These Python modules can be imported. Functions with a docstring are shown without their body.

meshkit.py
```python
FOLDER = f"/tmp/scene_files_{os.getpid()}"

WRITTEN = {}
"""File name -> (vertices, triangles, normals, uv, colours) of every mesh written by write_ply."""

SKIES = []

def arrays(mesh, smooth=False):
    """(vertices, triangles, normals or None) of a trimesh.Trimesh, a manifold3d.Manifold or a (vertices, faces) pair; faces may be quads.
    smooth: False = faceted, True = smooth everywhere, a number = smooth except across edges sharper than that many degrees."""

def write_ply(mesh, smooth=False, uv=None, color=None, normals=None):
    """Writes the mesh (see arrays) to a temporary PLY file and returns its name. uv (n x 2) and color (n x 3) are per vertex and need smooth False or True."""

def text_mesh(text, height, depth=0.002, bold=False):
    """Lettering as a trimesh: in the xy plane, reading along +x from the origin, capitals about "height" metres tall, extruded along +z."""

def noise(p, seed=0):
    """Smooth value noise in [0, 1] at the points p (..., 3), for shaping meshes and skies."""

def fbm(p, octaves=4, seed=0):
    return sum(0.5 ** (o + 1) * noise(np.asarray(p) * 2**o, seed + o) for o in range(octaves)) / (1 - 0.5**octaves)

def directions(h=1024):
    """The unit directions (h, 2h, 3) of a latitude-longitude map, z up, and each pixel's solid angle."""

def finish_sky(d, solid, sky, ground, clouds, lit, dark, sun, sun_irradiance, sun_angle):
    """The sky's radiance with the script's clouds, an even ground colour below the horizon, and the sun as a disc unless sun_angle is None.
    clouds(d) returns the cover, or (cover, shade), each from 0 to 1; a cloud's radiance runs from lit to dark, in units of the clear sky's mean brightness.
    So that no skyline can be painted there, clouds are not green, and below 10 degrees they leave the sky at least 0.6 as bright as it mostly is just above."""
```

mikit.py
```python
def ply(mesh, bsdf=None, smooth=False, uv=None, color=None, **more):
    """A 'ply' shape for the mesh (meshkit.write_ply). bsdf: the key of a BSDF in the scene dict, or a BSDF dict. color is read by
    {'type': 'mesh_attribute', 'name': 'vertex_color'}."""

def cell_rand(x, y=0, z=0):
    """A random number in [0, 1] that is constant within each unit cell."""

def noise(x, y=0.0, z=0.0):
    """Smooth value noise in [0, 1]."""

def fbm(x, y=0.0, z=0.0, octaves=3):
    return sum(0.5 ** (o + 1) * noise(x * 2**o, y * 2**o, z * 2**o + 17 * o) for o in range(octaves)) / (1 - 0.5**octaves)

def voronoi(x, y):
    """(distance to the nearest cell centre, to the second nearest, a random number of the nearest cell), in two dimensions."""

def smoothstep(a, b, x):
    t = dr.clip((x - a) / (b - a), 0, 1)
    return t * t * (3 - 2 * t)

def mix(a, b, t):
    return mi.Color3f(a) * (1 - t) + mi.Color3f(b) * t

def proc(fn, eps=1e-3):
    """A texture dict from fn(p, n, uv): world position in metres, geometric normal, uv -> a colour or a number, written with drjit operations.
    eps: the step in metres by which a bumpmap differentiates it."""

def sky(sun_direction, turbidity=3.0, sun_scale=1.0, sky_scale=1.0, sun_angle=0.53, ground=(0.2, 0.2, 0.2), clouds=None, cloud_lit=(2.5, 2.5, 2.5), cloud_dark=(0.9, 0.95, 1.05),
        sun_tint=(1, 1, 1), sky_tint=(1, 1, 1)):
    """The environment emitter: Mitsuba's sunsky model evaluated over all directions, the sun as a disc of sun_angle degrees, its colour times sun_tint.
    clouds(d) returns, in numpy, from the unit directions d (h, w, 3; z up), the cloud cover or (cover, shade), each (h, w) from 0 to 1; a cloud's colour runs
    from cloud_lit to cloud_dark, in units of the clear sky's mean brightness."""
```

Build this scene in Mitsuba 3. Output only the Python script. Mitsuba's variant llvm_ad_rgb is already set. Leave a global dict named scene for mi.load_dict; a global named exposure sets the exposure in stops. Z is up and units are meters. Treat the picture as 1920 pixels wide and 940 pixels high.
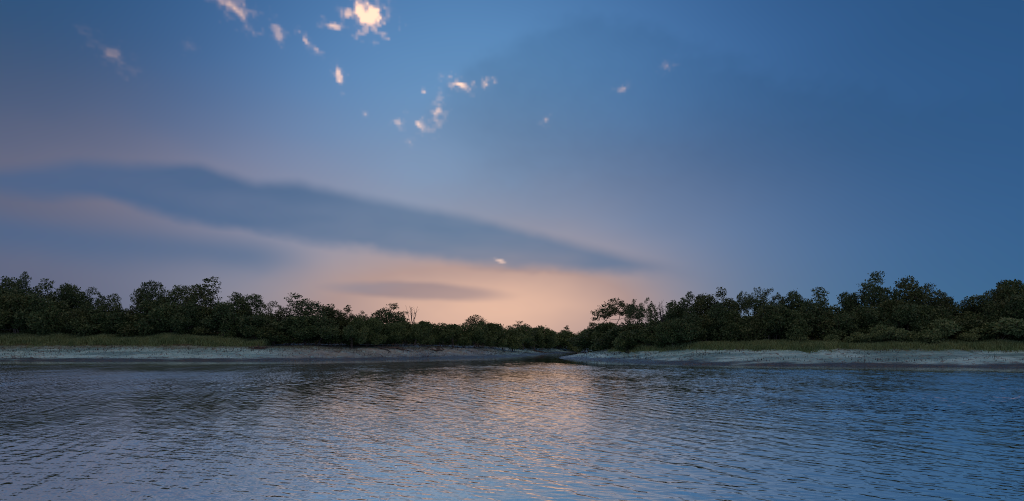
import math
import numpy as np
import trimesh
from scipy.ndimage import distance_transform_edt, gaussian_filter, map_coordinates
import shapely
import drjit as dr
import mitsuba as mi
import mikit
import meshkit

scene, labels = {}, {}
T = mi.ScalarTransform4f

# ---- camera, exposure -------------------------------------------------------
EYE = 3.0                       # standing on the deck of a small boat
exposure = 1.585
scene['camera'] = {
    'type': 'perspective', 'fov': 75.0, 'fov_axis': 'x', 'near_clip': .1, 'far_clip': 9000.0,
    'to_world': T().look_at(origin=[0, 0, EYE], target=[0, 100, EYE], up=[0, 0, 1]),
    'principal_point_offset_y': -0.186,
}

# ---- sky -------------------------------------------------------------------
def smooth(a, b, x):
    t = np.clip((x - a) / (b - a), 0, 1)
    return t * t * (3 - 2 * t)

def gauss(x, c, lo, hi=None):
    s = np.where(x < c, lo, hi if hi else lo)
    return np.exp(-0.5 * ((x - c) / s) ** 2)

# small sunlit cumulus scraps: azimuth, elevation, half length, half height (degrees), tilt, strength
PUFFS = [(-22.49, 24.92, 1.3, 0.69, -25, 0.62), (-23.58, 25.16, 0.76, 0.42, -25, 0.35), (-12.18, 25.63, 1.25, 1.09, 20, 1.15), (-13.83, 25.7, 0.6, 0.4, 0, 0.6), (-14.86, 24.69, 0.8, 0.32, -5, 0.55), (-19.38, 23.66, 0.44, 0.83, 15, 0.36), (-17.23, 23.48, 0.68, 0.24, -50, 0.5), (-16.27, 22.84, 0.49, 0.2, -48, 0.5), (-14.56, 21.23, 0.37, 0.74, 10, 0.66), (-4.34, 21.14, 1.11, 0.38, -18, 1.1), (-2.2, 21.22, 0.47, 0.38, 0, 0.95), (-6.39, 19.14, 0.56, 1.07, -15, 0.62), (-7.83, 17.91, 0.82, 0.39, -35, 0.7), (-9.62, 18.03, 0.52, 0.43, 0, 0.38), (-7.51, 20.47, 0.21, 0.21, 0, 0.6), (-8.73, 16.63, 0.43, 0.39, 0, 0.32), (-12.4, 18.56, 0.25, 0.21, 0, 0.38), (2.88, 18.5, 0.39, 0.39, 0, 0.38), (9.44, 20.61, 0.68, 0.3, 15, 0.26), (12.96, 21.97, 0.5, 0.33, 25, 0.3), (-30.94, 20.32, 1.69, 0.55, -32, 0.2), (-25.99, 21.81, 0.46, 0.38, 0, 0.14), (-1.05, 7.06, 0.5, 0.18, -15, 0.55)]
BAND_TOP = ([-60, -41.58, -37.5, -32.92, -25.25, -20.99, -17.73, -10.86, -3.66, 1.83, 6.39, 10.42, 14.35], [10.67, 10.67, 11.51, 12.74, 13.26, 12.5, 12.74, 11.71, 10.57, 9.26, 8.09, 6.99, 6.06])
BAND_LOW = ([-60, -41.58, -37.5, -31.28, -24.12, -17.73, -9.97, -2.75, 4.11, 10.42, 14.35], [10.17, 10.17, 10.53, 10.49, 9.16, 8.36, 7.93, 7.19, 6.5, 6.15, 5.79])

def clouds(d):
    A = np.degrees(np.arctan2(d[..., 0], d[..., 1]))
    E = np.degrees(np.arcsin(np.clip(d[..., 2], -1, 1)))
    P = np.stack([A, E, 0 * A], -1)
    n1 = meshkit.fbm(P * [.055, .22, 1], 4, 3) - .5          # long streaks
    n2 = meshkit.fbm(P * [.16, .3, 1], 4, 11) - .5
    n3 = meshkit.fbm(P * [1.1, 1.5, 1], 4, 5) - .5
    # warm light low over the water under the cloud sheet, and the mauve veil above it
    Ew = E + 2.0 * n1
    lit = .50 * gauss(A, .5, 11.5, 8.0) * gauss(Ew, 2.5, 9, 3.2)
    lit += .09 * gauss(A, -13, 20, 16) * gauss(E, 9, 8, 6.5)
    lit += .10 * gauss(A, 0, 26, 14) * gauss(E, 7, 9, 5.5)
    lit += .035 * gauss(A, -36, 14) * gauss(E, 7, 6, 7)
    lit = lit * (1 + .35 * n1 + .2 * n2) * (1 - .25 * smooth(-16, -32, A) * smooth(13, 9, E))
    # thin dark layer that thickens away from the glow
    away = smooth(12, 48, np.hypot(1.2 * (A + 2), 1.0 * np.maximum(E - 14, 0) * .9))
    dark = .12 + .54 * away + .25 * smooth(-18, -38, A) * smooth(24, 12, E)
    dark += .50 * smooth(27, 9, E) * (1 - away)
    n4 = meshkit.fbm(P * [.045, .10, 1], 6, 19) - .5
    edge = np.interp(A, [-8, -3, 2, 6, 13, 20, 32], [17, 21.5, 24.6, 25.6, 23.8, 21.5, 17]) + 7 * n4 + 1.0 * n3
    dark += .18 * smooth(1.0, -1.2, E - edge) * smooth(7, 17, E) * smooth(-9, 3, A + 10 * n4) * smooth(42, 20, A) * (.9 + 1.1 * n4 + .22 * n3)
    dark = dark + .10 * n1
    # veil added behind and overhead, out of view, to brighten mud and leaves
    added_veil = smooth(45, 110, np.abs(A)) + (1 - smooth(45, 110, np.abs(A))) * smooth(34, 70, E)
    lit = lit + added_veil * (.12 + .26 * smooth(18, 50, E))
    dark = dark * (1 - .75 * added_veil)
    dark += .40 * gauss(A, 0, 15, 9) * gauss(E, 2.5, 9, 3.6) + .30 * smooth(-14, -38, A) * smooth(11, 23, E)
    # the long stratus bank
    w = .9 * n2 + .25 * n3
    top, low = np.interp(A, *BAND_TOP) + w * .5, np.interp(A, *BAND_LOW) + w * 1.3
    band = smooth(.75, -.55, E - top) * smooth(-.9, .6, E - low) * smooth(17, 7, A) * (.75 + .25 * smooth(-40, -28, A)) * (.93 + .8 * n1 + .3 * n2)
    # the fainter ones below it
    c2 = np.interp(A, [-60, -38, -26, -18], [7.6, 7.6, 7.2, 6.9]) + .5 * w
    b2 = gauss(E, c2, 1.1, 1.0) * smooth(-14.5, -22, A) * .75
    c3 = np.interp(A, [-17, -8, 0], [4.7, 4.5, 4.1])
    b3 = smooth(1.0, .45, np.hypot((A + 8) / 9.5, (E - c3 + .35 * w) / .95)) * .42
    k = np.clip(np.maximum(np.maximum(band, b2), b3), 0, 1)
    lit = lit * (1 - .95 * k) + .03 * k
    dark = dark * (1 - k) + .80 * k
    lit = lit * .5
    # scraps
    puff = 0 * A
    for a, e, ra, re, tilt, s in PUFFS:
        near = (np.abs(A - a) < 5) & (np.abs(E - e) < 4)
        x, y, t = (A[near] - a) * np.cos(np.radians(e)), E[near] - e, np.radians(tilt)
        u, v = (x * np.cos(t) + y * np.sin(t)) / ra, (-x * np.sin(t) + y * np.cos(t)) / re
        q = meshkit.fbm(P[near] * [1.3, 1.7, 1], 5, 21)
        body = s * smooth(.2, 1.0, 1.0 - np.hypot(u, v) + 1.8 * (q - .45))
        q2 = meshkit.fbm(P[near] * [2.1, 2.9, 1] + [7, 3, 0], 5, 27)
        halo = .05 * s * np.exp(-(u * u + v * v) * .45) + .30 * s * smooth(.2, 1.1, 1.0 - np.hypot(u, v) / 1.9 + 2.2 * (q2 - .5))
        puff[near] = np.maximum(puff[near], np.maximum(body, halo))
    puff = np.clip(puff ** 1.45 * (.35 + 1.05 * meshkit.fbm(P * [2.2, 2.8, 1], 4, 23)), 0, .78)
    lit = np.clip(lit, 0, 1)
    dark = np.clip(dark, 0, 1 - lit)
    lit, dark = lit * (1 - puff) + .70 * puff, dark * (1 - puff)
    cover = np.clip(lit + dark, 1e-4, 1)
    return cover, dark / cover

SUN_AZ, SUN_EL = math.radians(-4), math.radians(18)
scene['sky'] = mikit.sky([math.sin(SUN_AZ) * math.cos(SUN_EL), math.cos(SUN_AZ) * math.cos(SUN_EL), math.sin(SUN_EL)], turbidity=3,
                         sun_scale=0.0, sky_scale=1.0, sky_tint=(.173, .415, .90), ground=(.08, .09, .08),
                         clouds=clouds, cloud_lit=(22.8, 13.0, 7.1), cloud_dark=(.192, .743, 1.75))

# ---- materials --------------------------------------------------------------
def rgb(*c):
    return {'type': 'rgb', 'value': list(c)}

def leaf_tone(a, b):
    def fn(p, n, uv):
        t = mikit.fbm(p.x * .9, p.y * .9, p.z * .9, octaves=3)
        return mikit.mix(a, b, mikit.smoothstep(.3, .7, t))
    return fn

def add_leaf(name, a, b):
    scene[name] = {'type': 'twosided', 'bsdf': {'type': 'principled', 'base_color': mikit.proc(leaf_tone(a, b)), 'roughness': .55, 'specular': .35}}

add_leaf('leaf_dark', (.040, .088, .034), (.075, .138, .052))
add_leaf('leaf_olive', (.044, .082, .028), (.082, .130, .044))
add_leaf('leaf_mid', (.046, .098, .035), (.084, .150, .054))
add_leaf('leaf_pale', (.095, .170, .068), (.150, .235, .095))
add_leaf('leaf_scrub', (.072, .135, .044), (.120, .195, .068))
add_leaf('grass_blades', (.110, .200, .080), (.190, .280, .115))

def bark(p, n, uv):
    t = mikit.fbm(p.x * 4, p.y * 4, p.z * 1.5, octaves=3)
    return mikit.mix((.07, .065, .055), (.20, .185, .16), t)
scene['bark'] = {'type': 'twosided', 'bsdf': {'type': 'principled', 'base_color': mikit.proc(bark), 'roughness': .8}}
scene['pale_bark'] = {'type': 'twosided', 'bsdf': {'type': 'principled', 'base_color': rgb(.36, .34, .30), 'roughness': .7}}
scene['wet_wood'] = {'type': 'twosided', 'bsdf': {'type': 'principled', 'base_color': rgb(.036, .038, .036), 'roughness': .5}}

def mud_colour(p, n, uv):
    a = mikit.fbm(p.x * .25, p.y * .5, p.z * 1.2, octaves=3)
    b = mikit.fbm(p.x * 2.2, p.y * 1.6, p.z * 2.0 + 7, octaves=3)
    dry = mikit.mix((.18, .43, .46), (.32, .64, .67), mikit.smoothstep(.3, .7, a * .6 + b * .4))
    dry = mikit.mix(dry, (.12, .13, .115), mikit.smoothstep(.60, .72, b) * .8)
    dry = mikit.mix(dry, (.13, .15, .14), .75 * mikit.smoothstep(.62, .74, mikit.fbm(p.x * 1.1, p.y * 3.0, p.z * 4.0, octaves=3)))
    patch = mikit.smoothstep(.42, .62, mikit.fbm(p.x * .11, p.y * .30, p.z * 1.6 + 5, octaves=4))
    dry = mikit.mix(dry, mi.Color3f(dry) * mi.Color3f(.40, .50, .52), .85 * patch)                # wetter, siltier patches
    moss = mikit.smoothstep(-48, -38, p.x) * mikit.smoothstep(2, -8, p.x) * mikit.smoothstep(.3, .6, b + .25 * a)
    dry = mikit.mix(dry, (.13, .155, .145), .75 * moss)
    wet = mikit.smoothstep(.62, .22, p.z + .9 * (a - .5))
    c = mikit.mix(dry, (.030, .052, .058), wet)
    c = mikit.mix(c, (.075, .115, .075), .75 * mikit.smoothstep(1.75, 2.35, p.z + 1.3 * (b - .5) + .5 * (a - .5)))   # algae and seedlings
    earth = mikit.smoothstep(2.45, 2.8, p.z + .5 * (b - .5))          # leaf litter and moss on the firm ground
    return mikit.mix(c, (.055, .065, .032), earth)

def mud_relief(p, n, uv):
    return mikit.fbm(p.x * 1.3, p.y * 1.3, p.z * 1.3, octaves=4) * .42 + mikit.noise(p.x * 5, p.y * 5, p.z * 5) * .07
scene['mud'] = {'type': 'twosided', 'bsdf': {'type': 'bumpmap', 'arbitrary': mikit.proc(mud_relief, eps=.02), 'scale': 1.0,
                'bsdf': {'type': 'principled', 'base_color': mikit.proc(mud_colour), 'roughness': .30, 'specular': .6}}}

# ---- the plan of the river: water polygon in metres --------------------------
LEFT_SHORE = [(-1500, 190), (-600, 150), (-260, 128), (-140, 119), (-95, 116), (-75, 116.5), (-52, 116), (-40, 118), (-31, 121), (-24, 127), (-17, 133), (-7, 143), (0, 155),
              (5, 171), (10, 190), (14, 206), (22, 226), (34, 246), (60, 275)]
RIGHT_SHORE = [(75, 262), (50, 244), (32, 218), (20.5, 194), (14.6, 170), (10.8, 152), (9.6, 139.5), (10.2, 133), (13.5, 121), (20, 105), (26, 97), (35, 92), (46, 89), (63, 83.5), (90, 79), (130, 76), (260, 74),
               (600, 70), (1500, 60)]
GX0, GX1, GY0, GY1, GS = -320.0, 320.0, 40.0, 420.0, .5

def shore_distance():
    """Metres inland from the waterline (negative over the water) on a half-metre grid."""
    water = shapely.Polygon(LEFT_SHORE + RIGHT_SHORE + [(1500, -500), (-1500, -500)])
    xs, ys = np.arange(GX0, GX1 + GS, GS), np.arange(GY0, GY1 + GS, GS)
    X, Y = np.meshgrid(xs, ys)
    X2 = X + 3.2 * (meshkit.fbm(np.stack([X * .06, Y * .06, 0 * X], -1), 3, 31) - .5)
    Y2 = Y + 3.0 * (meshkit.fbm(np.stack([X * .07, Y * .06, 0 * X], -1), 3, 32) - .5)
    wet = shapely.contains_xy(water, X2, Y2)
    d = np.where(wet, -distance_transform_edt(wet), distance_transform_edt(~wet)) * GS
    return gaussian_filter(d, 1.2)
INLAND = shore_distance()

def inland(x, y):
    return map_coordinates(INLAND, [(np.asarray(y, float) - GY0) / GS, (np.asarray(x, float) - GX0) / GS], order=1, mode='nearest')

def ground_z(x, y):
    x, y = np.asarray(x, float), np.asarray(y, float)
    d = inland(x, y)
    Q = np.stack([x, y, 0 * x], -1)
    w = d + 2.2 * (meshkit.fbm(Q * [.09, .09, 1], 3, 41) - .5)
    z = np.interp(w, [-60, -8, -2, 0, 3, 9, 15, 19, 26, 60, 300], [-4, -1.3, -.35, 0, .42, 1.35, 2.25, 2.62, 2.9, 3.2, 4.0])
    mound = np.interp(x, [-140, -110, -64, -54], [.9, 1.25, 1.2, 0]) * np.interp(d, [13, 22, 40], [0, 1, .6])
    rough = smooth(1.0, 4.0, d)
    z = z + mound + rough * (.34 * (meshkit.fbm(Q * [.45, .7, 1], 4, 43) - .5) + .16 * (meshkit.fbm(Q * [1.4, 1.4, 1], 2, 44) - .5))
    # runnels that drain down the slope
    run = np.abs(meshkit.fbm(Q * [.11, .02, 1], 3, 49) - .5)
    z = z - .42 * smooth(.03, .0, run) * smooth(1.5, 5, d) * smooth(17, 12, d)
    # slumped ledges on the centre bank
    ledge = smooth(-45, -35, x) * smooth(3, -10, x) * smooth(4, 6, d) * smooth(13, 10, d)
    return z + .5 * ledge * smooth(.46, .54, meshkit.fbm(Q * [.12, .35, 1], 3, 47))

def grid_mesh(xs, ys, fn):
    X, Y = np.meshgrid(xs, ys)
    v = np.stack([X, Y, fn(X, Y)], -1).reshape(-1, 3)
    i = np.arange(len(ys) - 1)[:, None] * len(xs) + np.arange(len(xs) - 1)
    q = np.stack([i, i + 1, i + 1 + len(xs), i + len(xs)], -1).reshape(-1, 4)
    return v, np.vstack([q[:, [0, 1, 2]], q[:, [0, 2, 3]]])

def steps(*spans):
    """Coordinates from (start, end, step) spans that follow each other."""
    return np.unique(np.round(np.concatenate([np.arange(a, b + 1e-6, s) for a, b, s in spans]), 3))

side = np.round(np.geomspace(115, 3000, 26), 2)
xs = np.concatenate([-side[::-1], np.arange(-114.4, 114.5, .6), side])
ys = np.concatenate([steps((64, 70, 2), (70, 150, .5), (150, 260, 1.2)), np.geomspace(262, 4000, 24)])
v, f = grid_mesh(xs, ys, ground_z)
keep = (v[f][:, :, 2].max(1) > -1.2)
scene['mud_bank'] = mikit.ply(trimesh.Trimesh(v, f[keep], process=False), 'mud', smooth=True)
labels['mud_bank'] = {'kind': 'structure', 'label': 'grey tidal mud banks of the river rising to firm ground under the mangroves', 'category': 'riverbank'}

# ---- water ------------------------------------------------------------------
rng = np.random.default_rng(7)
def wave_train(n, lo, hi, mean, spread, slope):
    lam = np.exp(rng.uniform(math.log(lo), math.log(hi), n))
    ang = np.radians(rng.normal(mean, spread, n))
    k = 2 * math.pi / lam
    return np.stack([k * np.cos(ang), k * np.sin(ang), rng.uniform(0, 6.283, n), slope / k * math.sqrt(2.0 / n)], 1)
MAIN = np.vstack([wave_train(40, .38, .95, 21, 13, .050), wave_train(16, .5, 1.4, 75, 30, .022), wave_train(8, 1.8, 4.5, 40, 35, .012)])
RIPPLE = np.vstack([wave_train(7, .13, .42, 25, 30, .022), wave_train(5, .14, .4, 90, 35, .018)])

def shore_calm(x, y):
    return smooth(-.5, -13, inland(x, y))

def gusts(x, y):
    Q = np.stack([x, y, 0 * x], -1)
    g = meshkit.fbm(Q * [.035, .06, 1], 4, 51)
    near = np.interp(y, [9, 14, 20, 30], [.45, .6, .9, 1.0])
    lane = 1 - .45 * gauss(x, -2, 9) * smooth(20, 36, y)              # the current runs smooth off the creek mouth
    return (.30 + 1.4 * smooth(.32, .66, g)) * near * lane

def water_z(X, Y):
    z = np.zeros_like(X)
    live = Y[:, 0] < 75
    x, y = X[live] , Y[live]
    wx = x + .35 * np.sin(y * .21 + 1.0) + .25 * np.sin(x * .17 + y * .11)
    h = np.zeros_like(x)
    for kx, ky, ph, a in MAIN:
        h += a * np.sin(kx * wx + ky * y + ph)
    fade = np.interp(y, [8.5, 9.5, 45, 72], [0, 1, 1, 0]) * smooth(1.0, .93, np.abs(x) / (.86 * y + 6))
    z[live] = h * gusts(x, y) * fade
    return z

def ripples(p, n, uv):
    h = mi.Float(0)
    for kx, ky, ph, a in RIPPLE.tolist():
        h += a * dr.sin(kx * p.x + ky * p.y + ph)
    m = mi.Float(0)
    for kx, ky, ph, a in MAIN[::2].tolist():
        m += 1.41 * a * dr.sin(kx * p.x + ky * p.y + ph)
    far = mikit.smoothstep(20, 42, p.y)
    g = .75 + .7 * mikit.smoothstep(.3, .7, mikit.fbm(p.x * .03, p.y * .06, 0, octaves=3))
    bank = 117 - .6 * dr.maximum(p.x - 5, 0) + 22 * dr.exp(-dr.square((p.x + 8) / 15))      # about where the shore lies
    calm = mikit.smoothstep(bank - 14, bank - 30, p.y)
    breeze = .52 + 1.4 * mikit.smoothstep(7, 36, dr.abs(p.x + 2))                          # ruffled either side of a smoother lane
    g *= (1 + (breeze - 1) * far) * (.68 + .7 * mikit.smoothstep(.25, .75, mikit.fbm(p.x * .35, p.y * .16, 3.0, octaves=3)))
    return (h * (1 + .3 * far) + m * far * 1.25) * g * (.12 + .88 * calm)

scene['water_surface'] = {'type': 'bumpmap', 'arbitrary': mikit.proc(ripples, eps=.012), 'scale': 1.0,
                          'bsdf': {'type': 'blendbsdf', 'weight': .90, 'silty': {'type': 'plastic', 'int_ior': 1.6, 'diffuse_reflectance': rgb(.17, .24, .24)},
                                   'sheen': {'type': 'conductor', 'specular_reflectance': rgb(1.0, .98, .90)}}}
half = np.concatenate([np.arange(0, 14, .08), np.geomspace(14.05, 62, 340), np.geomspace(62.6, 110, 40), np.geomspace(115, 4000, 26)])
wx = np.concatenate([-half[:0:-1], half])
wy = np.concatenate([-np.geomspace(3000, 5, 14), [8.5], 9.2 + np.cumsum(np.linspace(.07, .28, 350)), []])
wy = np.concatenate([wy, np.arange(wy[-1] + .5, 76, .5), np.geomspace(78, 330, 40)])
v, f = grid_mesh(wx, wy, water_z)
scene['river'] = mikit.ply(trimesh.Trimesh(v, f, process=False), 'water_surface', smooth=True)
labels['river'] = {'kind': 'structure', 'label': 'rippled tidal river reflecting the dusk sky', 'category': 'river'}

# ---- plants -----------------------------------------------------------------
def tube(points, radii, sides=5):
    p = np.asarray(points, float)
    t = np.gradient(p, axis=0)
    t /= np.linalg.norm(t, axis=1, keepdims=True) + 1e-12
    a = np.cross(t, np.where(np.abs(t[:, 2:]) < .9, [0, 0, 1.0], [1.0, 0, 0]))
    a /= np.linalg.norm(a, axis=1, keepdims=True) + 1e-12
    b, g = np.cross(t, a), np.arange(sides) * 2 * math.pi / sides
    v = p[:, None] + np.asarray(radii)[:, None, None] * (np.cos(g)[None, :, None] * a[:, None] + np.sin(g)[None, :, None] * b[:, None])
    i, j = np.meshgrid(np.arange(len(p) - 1), np.arange(sides), indexing='ij')
    q = np.stack([i * sides + j, i * sides + (j + 1) % sides, (i + 1) * sides + (j + 1) % sides, (i + 1) * sides + j], -1).reshape(-1, 4)
    return v.reshape(-1, 3), np.vstack([q[:, [0, 1, 2]], q[:, [0, 2, 3]]])

def join(parts):
    n = np.cumsum([0] + [len(p[0]) for p in parts])
    return trimesh.Trimesh(np.vstack([p[0] for p in parts]), np.vstack([p[1] + a for p, a in zip(parts, n)]), process=False)

def leaves(centres, outward, size, r):
    """Kite-shaped leaf sprays at the points, each a folded pair of triangles."""
    n = len(centres)
    ax = outward + .75 * r.normal(size=(n, 3)) + [0, 0, .15]
    ax /= np.linalg.norm(ax, axis=1, keepdims=True)
    sd = np.cross(ax, r.normal(size=(n, 3)))
    sd /= np.linalg.norm(sd, axis=1, keepdims=True)
    L = size * r.uniform(.6, 1.35, (n, 1))
    W = L * r.uniform(.22, .34, (n, 1))
    tip = centres + ax * L
    mid = centres + ax * L * .45 - np.array([0, 0, .06]) * L
    v = np.stack([centres, mid + sd * W, tip, mid - sd * W], 1).reshape(-1, 3)
    b = np.arange(n)[:, None] * 4
    return v, np.vstack([b + [0, 1, 2], b + [0, 2, 3]])

def cluster_leaves(spots, radii, per, size, r, flat=.62):
    k = np.repeat(np.arange(len(spots)), per)
    u = r.normal(size=(len(k), 3))
    u /= np.linalg.norm(u, axis=1, keepdims=True)
    rad = radii[k][:, None] * r.uniform(.25, 1, (len(k), 1)) ** .6
    sprig = r.uniform(size=(len(k), 1)) > .86                           # twigs that stand out of the head
    rad = np.where(sprig, rad * r.uniform(1.1, 1.6, (len(k), 1)), rad)
    u = np.where(sprig, u * [1, 1, .6] + [0, 0, .45], u)
    return leaves(spots[k] + u * rad * [1, 1, flat], u, size, r)

def skeleton(spots, root, r, trunk_r):
    """Branches that join every leaf cluster to the nearest lower branch point."""
    nodes, parts = [np.asarray(root, float)], []
    radius = [trunk_r * .62]
    for s in spots[np.argsort(np.linalg.norm(spots - root, axis=1))]:
        N = np.array(nodes)
        cost = np.linalg.norm(N - s, axis=1) + .5 * np.maximum(N[:, 2] - s[2] + .2, 0)
        j = int(np.argmin(cost))
        a, span = N[j], np.linalg.norm(s - N[j])
        m = (a + s) / 2 + r.normal(size=3) * .10 * span + [0, 0, -.04 * span]
        r0 = max(.018, radius[j] * .72)
        r1 = max(.014, r0 * .6)
        parts.append(tube([a, m, s], [r0, (r0 + r1) / 2, r1], 4))
        nodes += [m, s]
        radius += [(r0 + r1) / 2, r1]
    return parts

def make_tree(seed, H, W, base, count, crad, per, size, trunk_r, lumps=5, stems=1):
    """(trunk mesh, crown mesh) of one mangrove: lumps = main leafy heads of the crown."""
    r = np.random.default_rng(seed)
    heads = []
    for i in range(lumps):
        a = 2.4 * i + r.uniform(-.5, .5)
        q = math.sqrt((i + .2) / lumps) * r.uniform(.6, .98)
        heads.append([q * W / 2 * math.cos(a), q * W / 2 * math.sin(a), H - (H - base) * (.16 + .55 * q + r.uniform(-.05, .32)), r.uniform(.17, .46)])
    share = np.array([h[3] ** 2 for h in heads])
    share /= share.sum()
    spots, tries = [], 0
    gap = crad * 1.25
    while len(spots) < count and tries < 30000:
        tries += 1
        hx, hy, hz, hs = heads[r.choice(lumps, p=share)]
        u = r.normal(size=3)
        u /= np.linalg.norm(u)
        q = r.uniform(.35, 1) ** .5
        s = np.array([hx, hy, hz]) + u * q * hs * np.array([W / 2, W / 2, (H - base) * .52])
        if base * .9 < s[2] < H - crad * .4 and (not spots or np.sum((np.array(spots) - s) ** 2, 1).min() > gap * gap):
            spots.append(s)
        if tries % 3000 == 0:
            gap *= .9
    spots = np.array(spots)
    spots[:, 2] += (H - crad * .55) - spots[:, 2].max()
    parts = []
    fork = None
    for k in range(stems):
        lean = r.normal(size=2) * .05 * H
        foot = np.array([r.normal() * .25 * (k > 0), r.normal() * .25 * (k > 0), -.4])
        top = np.array([lean[0], lean[1], base + (H - base) * .18])
        mid = (foot + top) / 2 + np.append(r.normal(size=2) * .05 * H, 0)
        parts.append(tube([foot, foot * .8 + mid * .2, mid, top], [trunk_r * 1.5, trunk_r, trunk_r * .85, trunk_r * .62], 7))
        fork = top if fork is None else fork
        if k:
            parts.append(tube([top, (top + spots[r.integers(len(spots))]) / 2], [trunk_r * .6, trunk_r * .3], 5))
    parts += skeleton(spots, fork, r, trunk_r)
    radii = crad * r.uniform(.6, 1.25, len(spots))
    return join(parts), join([cluster_leaves(spots, radii, per, size, r)])

VARIANTS = {'airy': [], 'tall': [], 'dense': [], 'low': [], 'bush': []}
for s in range(5):
    VARIANTS['airy'].append(make_tree(100 + s, 11, 8.0, 3.2, 84, .56, 46, .29, .17, 9, 1 + s % 2) + (11, 8.0))
    VARIANTS['tall'].append(make_tree(200 + s, 11, 7.5, 2.6, 125, .62, 52, .31, .18, 9, 1 + s % 2) + (11, 7.5))
    VARIANTS['dense'].append(make_tree(300 + s, 10, 7.5, 1.6, 160, .68, 56, .33, .18, 10, 1) + (10, 7.5))
    VARIANTS['low'].append(make_tree(400 + s, 6, 6.0, .5, 120, .62, 58, .32, .10, 8, 3) + (6, 6.0))
    VARIANTS['bush'].append(make_tree(500 + s, 3, 4.2, .1, 70, .45, 62, .25, .05, 6, 3) + (3, 4.2))
PLY = {}

def numbered(name):
    if name not in labels:
        return name
    k = 1
    while f'{name}_{k:03d}' in labels:
        k += 1
    return f'{name}_{k:03d}'

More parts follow.
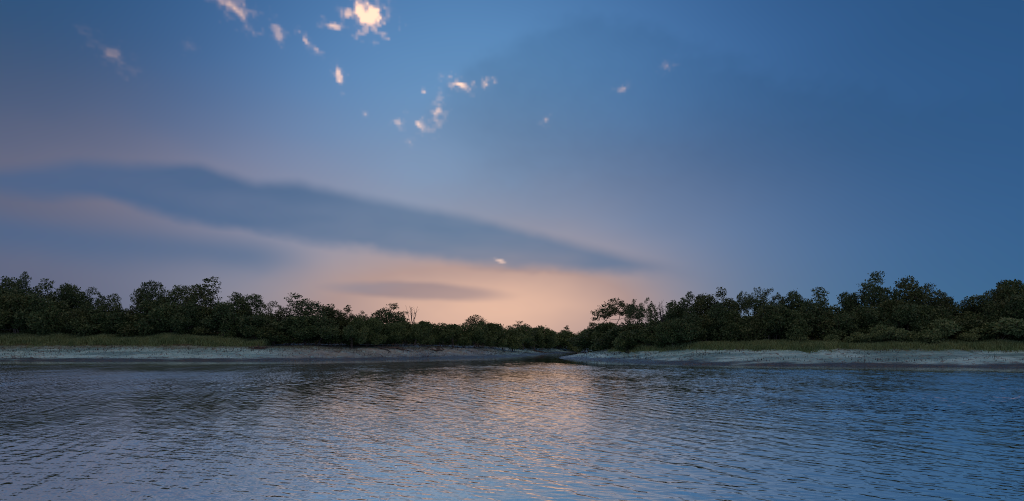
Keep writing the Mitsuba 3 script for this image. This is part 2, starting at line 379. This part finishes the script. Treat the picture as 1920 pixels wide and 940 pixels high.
def plant(name, shape, x, y, top, width, material, label, category='tree', group=None, stem_name='trunk', sink=0.0):
    """One tree or shrub of the given shape with its crown top at height top above the water."""
    r = np.random.default_rng(int(abs(x * 131 + y * 17 + top * 7)))
    pick = r.integers(5)
    trunk, crown, H, W = VARIANTS[shape][pick]
    for part, mesh, m in (('t', trunk, 'bark'), ('c', crown, material)):
        if (shape, pick, part, m) not in PLY:
            PLY[shape, pick, part, m] = mikit.ply(mesh, m)
    z = float(ground_z(np.array([x]), np.array([y]))[0]) - sink
    key = numbered(name)
    at = T().translate([x, y, z]).rotate([0, 0, 1], float(r.uniform(0, 360))).scale([width / W, width / W, (top - z) / H])
    scene[f'{key}__{stem_name}'] = {**PLY[shape, pick, 't', 'bark'], 'to_world': at}
    scene[f'{key}__crown'] = {**PLY[shape, pick, 'c', material], 'to_world': at}
    labels[key] = {'label': label, 'category': category}
    if group:
        labels[key]['group'] = group
    return key

LEFT_TREES = [(-115.5, 146.0, 17.35, 10.5, 'tall'), (-110.3, 146.0, 17.47, 9.3, 'dense'), (-106.2, 146.0, 18.52, 5.4, 'tall'), (-101.3, 146.0, 17.12, 9.3, 'tall'), (-95.9, 146.0, 15.95, 8.4, 'dense'), (-91.3, 146.0, 15.37, 7.2, 'airy'), (-87.1, 146.0, 13.97, 7.0, 'tall'), (-81.5, 146.0, 15.14, 5.8, 'airy'), (-78.9, 146.0, 16.54, 6.1, 'tall'), (-74.0, 146.0, 15.72, 8.2, 'tall'), (-68.2, 146.0, 17.47, 13.1, 'airy'), (-60.9, 145.9, 14.2, 8.2, 'tall'), (-57.1, 145.7, 13.83, 7.2, 'tall'), (-51.6, 145.3, 12.29, 6.7, 'airy'), (-45.0, 145.7, 13.83, 12.1, 'airy'), (-39.6, 148.3, 11.42, 6.6, 'dense'), (-36.8, 149.6, 11.61, 6.0, 'tall'), (-33.1, 151.3, 10.38, 4.8, 'airy'), (-27.6, 155.8, 12.34, 9.0, 'tall'), (-8.9, 171.5, 10.4, 7.1, 'airy'), (2.6, 202.4, 9.8, 10.0, 'airy'), (19.2, 236.0, 9.41, 6.8, 'tall')]
RIGHT_TREES = [(19.5, 160.1, 8.12, 5.9, 'airy'), (23.4, 154.0, 13.46, 10.3, 'airy'), (26.3, 142.8, 12.47, 5.3, 'airy'), (28.0, 136.3, 12.37, 4.6, 'airy'), (30.8, 126.8, 11.11, 5.9, 'dense'), (33.3, 125.6, 12.64, 5.4, 'tall'), (36.3, 124.2, 12.33, 6.9, 'dense'), (38.9, 122.9, 13.41, 6.9, 'tall'), (42.1, 121.2, 12.5, 4.1, 'airy'), (44.4, 120.6, 13.31, 4.8, 'airy'), (46.8, 120.0, 12.88, 5.9, 'airy'), (50.5, 119.2, 12.34, 4.6, 'dense'), (54.2, 118.3, 13.03, 8.7, 'tall'), (59.5, 117.1, 12.17, 5.1, 'dense'), (64.1, 116.3, 15.37, 7.8, 'tall'), (68.8, 115.5, 14.45, 7.8, 'dense'), (71.9, 115.0, 13.21, 6.4, 'tall'), (74.6, 114.6, 10.79, 5.9, 'dense'), (79.1, 113.8, 11.19, 7.6, 'tall'), (82.2, 113.3, 13.59, 5.4, 'airy'), (84.9, 112.8, 14.0, 8.7, 'dense'), (90.0, 112.0, 14.73, 9.8, 'tall')]
LEFT_FRONT =  [(-113.0, 139.9, 12.51, 8.8), (-110.2, 140.4, 14.66, 7.6), (-106.7, 139.4, 14.67, 9.4), (-103.0, 138.4, 13.41, 9.2), (-99.9, 139.3, 13.17, 7.9), (-96.6, 138.5, 12.28, 7.2), (-95.6, 141.1, 11.71, 9.1), (-90.4, 139.2, 10.35, 6.5), (-89.0, 141.2, 10.95, 7.8), (-86.0, 141.4, 9.47, 7.5), (-82.1, 141.1, 9.45, 8.9), (-78.4, 140.0, 9.04, 8.0), (-76.3, 141.7, 12.02, 9.3), (-71.8, 140.4, 11.78, 9.3), (-67.2, 139.0, 11.41, 7.1), (-64.6, 141.1, 10.86, 7.9), (-60.3, 139.5, 11.43, 8.5), (-57.4, 140.3, 8.8, 7.1), (-53.2, 139.2, 8.88, 8.5), (-48.9, 138.1, 6.84, 8.5), (-46.6, 139.5, 7.9, 8.9), (-43.4, 140.4, 8.88, 9.3), (-40.2, 140.6, 9.16, 7.7), (-36.4, 140.9, 5.9, 7.5), (-34.3, 144.6, 5.66, 7.2), (-31.9, 146.9, 4.53, 9.3)]
SCRUB =  [(-32.8, 142.6, 8.9, 5.3), (-31.1, 142.5, 7.8, 5.0), (-29.6, 143.1, 8.6, 4.7), (-27.8, 146.7, 7.5, 5.2), (-25.8, 147.9, 7.49, 6.1), (-24.3, 151.6, 7.88, 5.5), (-21.7, 149.9, 7.6, 4.2), (-20.2, 152.4, 8.2, 4.3), (-18.9, 157.6, 7.69, 5.3), (-16.9, 158.6, 7.83, 6.5), (-14.4, 161.3, 7.77, 5.4), (-12.0, 164.6, 8.06, 5.9), (-9.4, 164.2, 7.61, 5.9), (-7.6, 167.3, 8.39, 6.0), (-5.0, 172.3, 8.36, 6.2), (-2.5, 176.5, 7.17, 6.5), (0.1, 179.5, 7.24, 6.6), (3.1, 195.8, 8.15, 7.9), (6.8, 207.0, 8.02, 6.6), (9.5, 213.9, 8.51, 9.1), (12.6, 222.3, 7.14, 6.3), (15.9, 229.4, 7.01, 8.4), (19.3, 231.7, 7.46, 10.1), (22.3, 232.6, 6.15, 7.1), (24.1, 228, 7.19, 8.4), (21.4, 186, 7.16, 6.5), (22.2, 176, 5.95, 6.5), (21.3, 196, 5.66, 6.3), (23.1, 166, 6.05, 6.1)]
RIGHT_FRONT =  [(18.7, 153.6, 6.32, 10.1), (21.4, 150.0, 7.8, 6.9), (23.3, 140.6, 6.97, 9.4), (25.5, 136.3, 7.04, 8.9), (27.4, 127.6, 7.51, 7.9), (28.5, 119.0, 7.43, 5.6), (31.1, 116.8, 8.13, 6.2), (34.1, 117.8, 7.62, 6.4), (36.6, 117.2, 9.99, 6.0), (38.8, 117.0, 8.84, 6.4), (40.4, 114.5, 7.76, 5.5), (42.7, 112.1, 9.46, 6.0), (44.9, 112.0, 9.64, 7.3), (46.7, 110.7, 8.71, 5.6), (50.8, 112.8, 9.92, 6.4), (53.1, 112.2, 7.92, 6.8), (54.4, 109.7, 7.91, 5.9), (58.3, 111.5, 9.48, 6.1), (59.5, 109.2, 9.02, 6.1), (62.7, 109.9, 10.23, 6.9), (63.2, 106.8, 9.31, 6.0), (66.4, 108.3, 9.3, 6.0), (69.7, 108.8, 9.05, 6.1), (70.4, 106.2, 6.85, 5.7), (72.5, 106.3, 6.67, 7.0), (75.4, 107.2, 7.7, 5.3), (77.8, 107.6, 9.73, 5.2), (80.9, 107.8, 10.34, 6.8), (80.3, 104.2, 10.81, 6.8), (83.7, 106.1, 9.32, 5.3), (85.9, 105.5, 11.16, 7.0)]
BUSHES =  [(54.9, 105.9, 4.78, 3.7), (57.2, 105.3, 4.94, 3.0), (59.3, 104.8, 5.93, 5.4), (62.3, 104.0, 4.91, 3.3), (66.0, 103.0, 6.7, 6.4), (69.8, 102.1, 4.71, 3.3), (74.3, 101.0, 6.79, 8.1), (78.3, 100.0, 6.44, 6.4), (51.2, 106.8, 4.45, 2.6), (46.6, 108.0, 4.64, 3.1)]
LEFT_BUSHES =  [(-89.9, 139.6, 8.25, 7.1), (-100.6, 139.9, 6.69, 4.5), (-73.5, 139.3, 7.34, 5.6), (-58.9, 139.0, 7.33, 5.1), (-51.0, 138.7, 7.1, 5.5), (-44.3, 138.5, 7.32, 6.0), (-37.6, 138.3, 6.65, 4.9), (-67.9, 139.2, 6.23, 4.0), (-33.1, 138.1, 6.64, 4.9), (-80.3, 139.4, 6.68, 4.9)]
RIGHT_BUSHES =  [(22.3, 129.5, 5.38, 5.2), (25.6, 125.3, 5.5, 5.0), (29.6, 123.4, 5.27, 5.3), (33.9, 121.2, 5.04, 4.8), (38.5, 118.8, 5.19, 5.1), (42.1, 116.9, 5.52, 4.7), (45.5, 115.0, 5.11, 5.1), (19.3, 168, 4.48, 5.4), (20.5, 158, 4.01, 5.8)]

ORD = ['first', 'second', 'third', 'fourth', 'fifth', 'sixth', 'seventh', 'eighth', 'ninth', 'tenth', 'eleventh', 'twelfth', 'thirteenth', 'fourteenth', 'fifteenth', 'sixteenth', 'seventeenth', 'eighteenth',
       'nineteenth', 'twentieth'] + ['twenty-' + a for a in ('first', 'second', 'third', 'fourth', 'fifth', 'sixth', 'seventh', 'eighth', 'ninth')] + ['thirtieth', 'thirty-first', 'thirty-second']
LOOK = {'airy': 'open-crowned mangrove tree with sky showing through', 'tall': 'mangrove tree with a clumped upright crown', 'dense': 'mangrove tree with a full dense crown'}
for bank, rows in (('left', LEFT_TREES), ('right', RIGHT_TREES)):
    for i, (x, y, top, width, shape) in enumerate(rows):
        plant('mangrove_tree', shape, x, y, top, width, ('leaf_dark', 'leaf_mid', 'leaf_olive')[(i * 7 + len(shape)) % 3],
              f'{LOOK[shape]}, {ORD[i]} treetop from the left on the {bank} bank', group=f'tall mangroves on the {bank} bank')
def beside(x, y, trees):
    """Which tall tree a low one stands in front of, and on which side of it."""
    k = min(range(len(trees)), key=lambda j: abs(trees[j][0] / trees[j][1] - x / y))
    off = x / y - trees[k][0] / trees[k][1]
    return ('left of' if off < -.006 else 'right of' if off > .006 else 'under') + f' the {ORD[k]} treetop'
for bank, rows, trees in (('left', LEFT_FRONT, LEFT_TREES), ('right', RIGHT_FRONT, RIGHT_TREES)):
    for i, (x, y, top, width) in enumerate(rows):
        plant('mangrove_tree', 'low', x, y, top, width, ('leaf_dark', 'leaf_mid', 'leaf_dark', 'leaf_olive')[i % 4],
              f'shorter leafy mangrove in front, {beside(x, y, trees)} along the {bank} bank', group=f'front mangroves on the {bank} bank')
SCRUB.sort(key=lambda s: s[0] / s[1])
for i, (x, y, top, width) in enumerate(SCRUB):
    plant('mangrove_shrub', 'low', x, y, top, width, 'leaf_scrub', f'{ORD[i]} green shrub from the left in the low thicket leading to the creek mouth', 'shrub', 'low thicket by the creek mouth', 'stem')
BUSH_LABELS = ['small round pale bush left of the wide pale bush on the right bank', 'small bush just left of the wide pale bush at the grass edge', 'wide pale bush at the grass edge under the highest tree on the right bank',
               'small bush between the wide pale bush and the tall pale bush', 'tall rounded pale bush standing forward on the right bank', 'small bush right of the tall rounded pale bush',
               'large leafy bush near the right edge on the right bank', 'bush at the right edge of the picture on the right bank', 'tiny pale bush on the grass of the right bank', 'leftmost pale bush at the grass edge of the right bank']
for (x, y, top, width), text in zip(BUSHES, BUSH_LABELS):
    plant('bush', 'bush', x, y, top, width, 'leaf_pale', text, 'bush', 'pale bushes on the right bank', 'stem')
LEFT_BUSHES[1:] = sorted(LEFT_BUSHES[1:], key=lambda b: b[0] / b[1])
for i, (x, y, top, width) in enumerate(LEFT_BUSHES):
    plant('bush', 'bush', x, y, top, width, 'leaf_pale' if i == 0 else 'leaf_mid', 'pale rounded bush behind the grass mound on the left bank' if i == 0 else f'{ORD[i - 1]} dark bush from the left at the foot of the left bank trees', 'bush',
          None if i == 0 else 'dark bushes at the foot of the left trees', 'stem')
RIGHT_BUSHES.sort(key=lambda b: b[0] / b[1])
for i, (x, y, top, width) in enumerate(RIGHT_BUSHES):
    plant('bush', 'bush', x, y, top, width, 'leaf_mid', f'{ORD[i]} dark bush from the left at the foot of the right bank trees', 'bush', 'dark bushes at the foot of the right trees', 'stem')

# the forest behind: one mass of leafy heads and stems nobody could count
def forest():
    r = np.random.default_rng(77)
    spots, stems = [], []
    for x0, x1, yfun, n, hi in ((-150, 24, lambda x: np.interp(x, [-150, -45, -20, 0, 24], [150, 150, 164, 200, 246]), 1900, 6.2), (14, 110, lambda x: np.interp(x, [14, 30, 110], [150, 134, 120]), 1400, 6.0)):
        x = r.uniform(x0, x1, n)
        y = yfun(x) + r.uniform(0, 28, n)
        z = ground_z(x, y)
        ok = inland(x, y) > 8
        hh = np.interp(x, [-150, -60, -38, -18, 24, 26, 110], [1.2, 1.0, .85, .5, .5, .8, 1.1]) * hi
        spots.append(np.stack([x, y, z + r.uniform(.02, 1, n) ** 1.3 * hh], 1)[ok])
        stems += [(a, b, c, h) for a, b, c, h in zip(x[ok][::5], y[ok][::5], z[ok][::5], hh[ok][::5])]
    spots = np.vstack(spots)
    crown = join([cluster_leaves(spots, r.uniform(1.0, 1.9, len(spots)), 70, .55, r, .7)])
    wood = join([tube([[a, b, c - .3], [a + r.normal() * .4, b, c + h * .5], [a + r.normal() * .8, b, c + h]], [.13, .1, .05], 5) for a, b, c, h in stems])
    return crown, wood
crown, wood = forest()
scene['forest__crown'] = mikit.ply(crown, 'leaf_dark')
scene['forest__trunk'] = mikit.ply(wood, 'bark')
labels['forest'] = {'kind': 'stuff', 'label': 'dark mass of mangrove forest receding behind the riverside trees', 'category': 'forest'}

# marsh grass
def grass(x0, x1, d0, d1, n, hgt, ylim, seed):
    r = np.random.default_rng(seed)
    x, y = r.uniform(x0, x1, n), r.uniform(*ylim, n)
    d = inland(x, y)
    lo = (d0 if x0 < 0 else np.interp(x, [13, 22, 32], [6.5, 10.5, d0])) + 4.5 * (meshkit.fbm(np.stack([x * .2, y * .2, 0 * x], -1), 3, seed) - .5)
    ok = (d > lo) & (d < d1) & (r.uniform(size=n) < .06 + smooth(-.5, 4.5, d - lo))
    x, y, d, lo = x[ok], y[ok], d[ok], lo[ok]
    z = ground_z(x, y)
    h = hgt * r.uniform(.5, 1.2, len(x)) * smooth(0, 2.5, d - lo + .9) * (.6 + .8 * meshkit.fbm(np.stack([x * .3, y * .3, 0 * x], -1), 3, seed + 1))
    a = r.uniform(0, 6.283, len(x))
    sx, sy = np.cos(a) * .045, np.sin(a) * .045
    lx, ly = r.normal(size=len(x)) * .22 * h, r.normal(size=len(x)) * .22 * h
    v = np.stack([np.stack([x - sx, y - sy, z - .05], 1), np.stack([x + sx, y + sy, z - .05], 1), np.stack([x + sx * .7 + lx * .4, y + sy * .7 + ly * .4, z + h * .6], 1), np.stack([x + lx, y + ly, z + h], 1)], 1).reshape(-1, 3)
    b = np.arange(len(x))[:, None] * 4
    return trimesh.Trimesh(v, np.vstack([b + [0, 1, 2], b + [0, 2, 3]]), process=False)
scene['marsh_grass'] = mikit.ply(grass(-130, -50, 15.5, 30, 330000, 1.15, (126, 152), 61), 'grass_blades')
scene['marsh_grass_001'] = mikit.ply(grass(13, 100, 12.5, 25, 460000, .85, (92, 140), 62), 'grass_blades')
labels['marsh_grass'] = {'kind': 'stuff', 'label': 'tall green marsh grass on the mound of the left bank', 'category': 'grass'}
labels['marsh_grass_001'] = {'kind': 'stuff', 'label': 'short green marsh grass along the top of the right bank', 'category': 'grass'}

# breathing roots of the mangroves, thousands of dark pegs standing in the mud
def pegs(n, seed):
    r = np.random.default_rng(seed)
    x, y = r.uniform(-125, 100, n), r.uniform(88, 250, n)
    d = inland(x, y)
    Q = np.stack([x, y, 0 * x], -1)
    dens = meshkit.fbm(Q * [.10, .22, 1], 3, seed) + .12 * smooth(6, 16, d) + .10 * smooth(-50, -40, x) * smooth(0, -12, x)
    ok = (d > 3) & (d < 19) & (dens > r.uniform(.36, .78, n))
    x, y, d = x[ok], y[ok], d[ok]
    z = ground_z(x, y)
    h, w = r.uniform(.12, .45, len(x)), r.uniform(.03, .075, len(x))
    a = r.uniform(0, 6.283, len(x))
    ring = [np.stack([x + w * np.cos(a + k * 2.094), y + w * np.sin(a + k * 2.094), z - .05], 1) for k in range(3)]
    tip = np.stack([x + r.normal(size=len(x)) * .04, y + r.normal(size=len(x)) * .04, z + h], 1)
    v = np.stack(ring + [tip], 1).reshape(-1, 3)
    b = np.arange(len(x))[:, None] * 4
    return trimesh.Trimesh(v, np.vstack([b + [0, 1, 3], b + [1, 2, 3], b + [2, 0, 3]]), process=False)
scene['breathing_root'] = mikit.ply(pegs(120000, 63), 'wet_wood')
labels['breathing_root'] = {'kind': 'stuff', 'label': 'dark mangrove breathing roots scattered over the grey mud', 'category': 'roots'}

# bare dead tree, leaning trunk, driftwood
def bare_tree(name, x, y, top, spread, material, label, seed):
    r = np.random.default_rng(seed)
    z = float(ground_z(np.array([x]), np.array([y]))[0])
    H = top - z
    parts = [('trunk', [tube([[0, 0, -.3], [.2, 0, H * .3], [.1, .1, H * .55]], [.11, .09, .07], 6)])]
    twigs = []
    for k in range(7):
        a = r.uniform(0, 6.283)
        s = np.array([.1, .1, H * r.uniform(.42, .55)])
        e = np.array([spread * math.cos(a) * r.uniform(.5, 1), spread * math.sin(a) * .6, H * r.uniform(.8, 1.0)])
        m = (s + e) / 2 + [0, 0, -.06 * H]
        twigs.append(tube([s, m, e], [.07, .05, .02], 4))
        for j in range(5):
            q = m + (e - m) * r.uniform(0, .9)
            twigs.append(tube([q, q + r.normal(size=3) * [.5, .5, .2] + [0, 0, r.uniform(.4, .9)]], [.03, .014], 3))
    key = numbered(name)
    at = T().translate([x, y, z])
    for part, mesh in parts + [('branch', twigs)]:
        scene[f'{key}__{part}'] = {**mikit.ply(join(mesh), material), 'to_world': at}
    labels[key] = {'label': label, 'category': 'tree'}
bare_tree('dead_tree', -22.9, 152.5, 11.9, 1.9, 'wet_wood', 'leafless dead tree with bare forked twigs right of a round-topped mangrove', 91)
bare_tree('dead_tree', 27.6, 122.0, 11.0, 1.2, 'wet_wood', 'thin bare-twigged tree among the leafy tops at the left end of the right bank', 92)

def leaning(x, y, dx, L, name, label):
    z = float(ground_z(np.array([x]), np.array([y]))[0])
    key = numbered(name)
    scene[key] = mikit.ply(join([tube([[x, y, z - .3], [x + dx * .35, y, z + L * .4], [x + dx, y + .3, z + L]], [.10, .07, .04], 6), tube([[x + dx * .45, y, z + L * .5], [x + dx * .35, y, z + L * .95]], [.06, .03], 5)]), 'pale_bark')
    labels[key] = {'label': label, 'category': 'trunk'}
leaning(-68.6, 139, 1.7, 3.4, 'leaning_trunk', 'thin pale trunk leaning right in front of the dark trees behind the grass mound')

def driftwood(x, y, L, ang, label, seed):
    r = np.random.default_rng(seed)
    parts = []
    for k in range(6):
        a = ang + r.normal() * .5
        cx, cy = x + r.normal() * L * .3, y + r.normal() * .8
        l = L * r.uniform(.25, .6)
        P = np.array([[cx + math.cos(a) * l * t, cy + math.sin(a) * l * t] for t in np.linspace(-1, 1, 5)])
        Z = ground_z(P[:, 0], P[:, 1]) + .08 + np.abs(r.normal(size=5)) * .16
        parts.append(tube(np.column_stack([P, Z]), np.array([.05, .10, .13, .10, .04]) * r.uniform(.6, 1.3), 5))
        q = np.append(P[2], Z[2])
        parts.append(tube([q, q + [r.normal() * .5, r.normal() * .3, r.uniform(.3, .9)]], [.05, .02], 4))
    key = numbered('driftwood')
    scene[key] = mikit.ply(join(parts), 'wet_wood')
    labels[key] = {'label': label, 'category': 'driftwood'}
driftwood(-49.5, 131, 3.2, .2, 'dark tangle of driftwood on the mud at the end of the grass mound', 1)
driftwood(-24.5, 139, 4.5, .05, 'long dark line of driftwood high on the mud of the centre bank', 2)
driftwood(-16.5, 147, 2.6, -.2, 'short dark driftwood pile right of the long driftwood line', 3)
driftwood(8.6, 196, 3.0, .3, 'dark snag lying at the water edge in the creek mouth', 4)
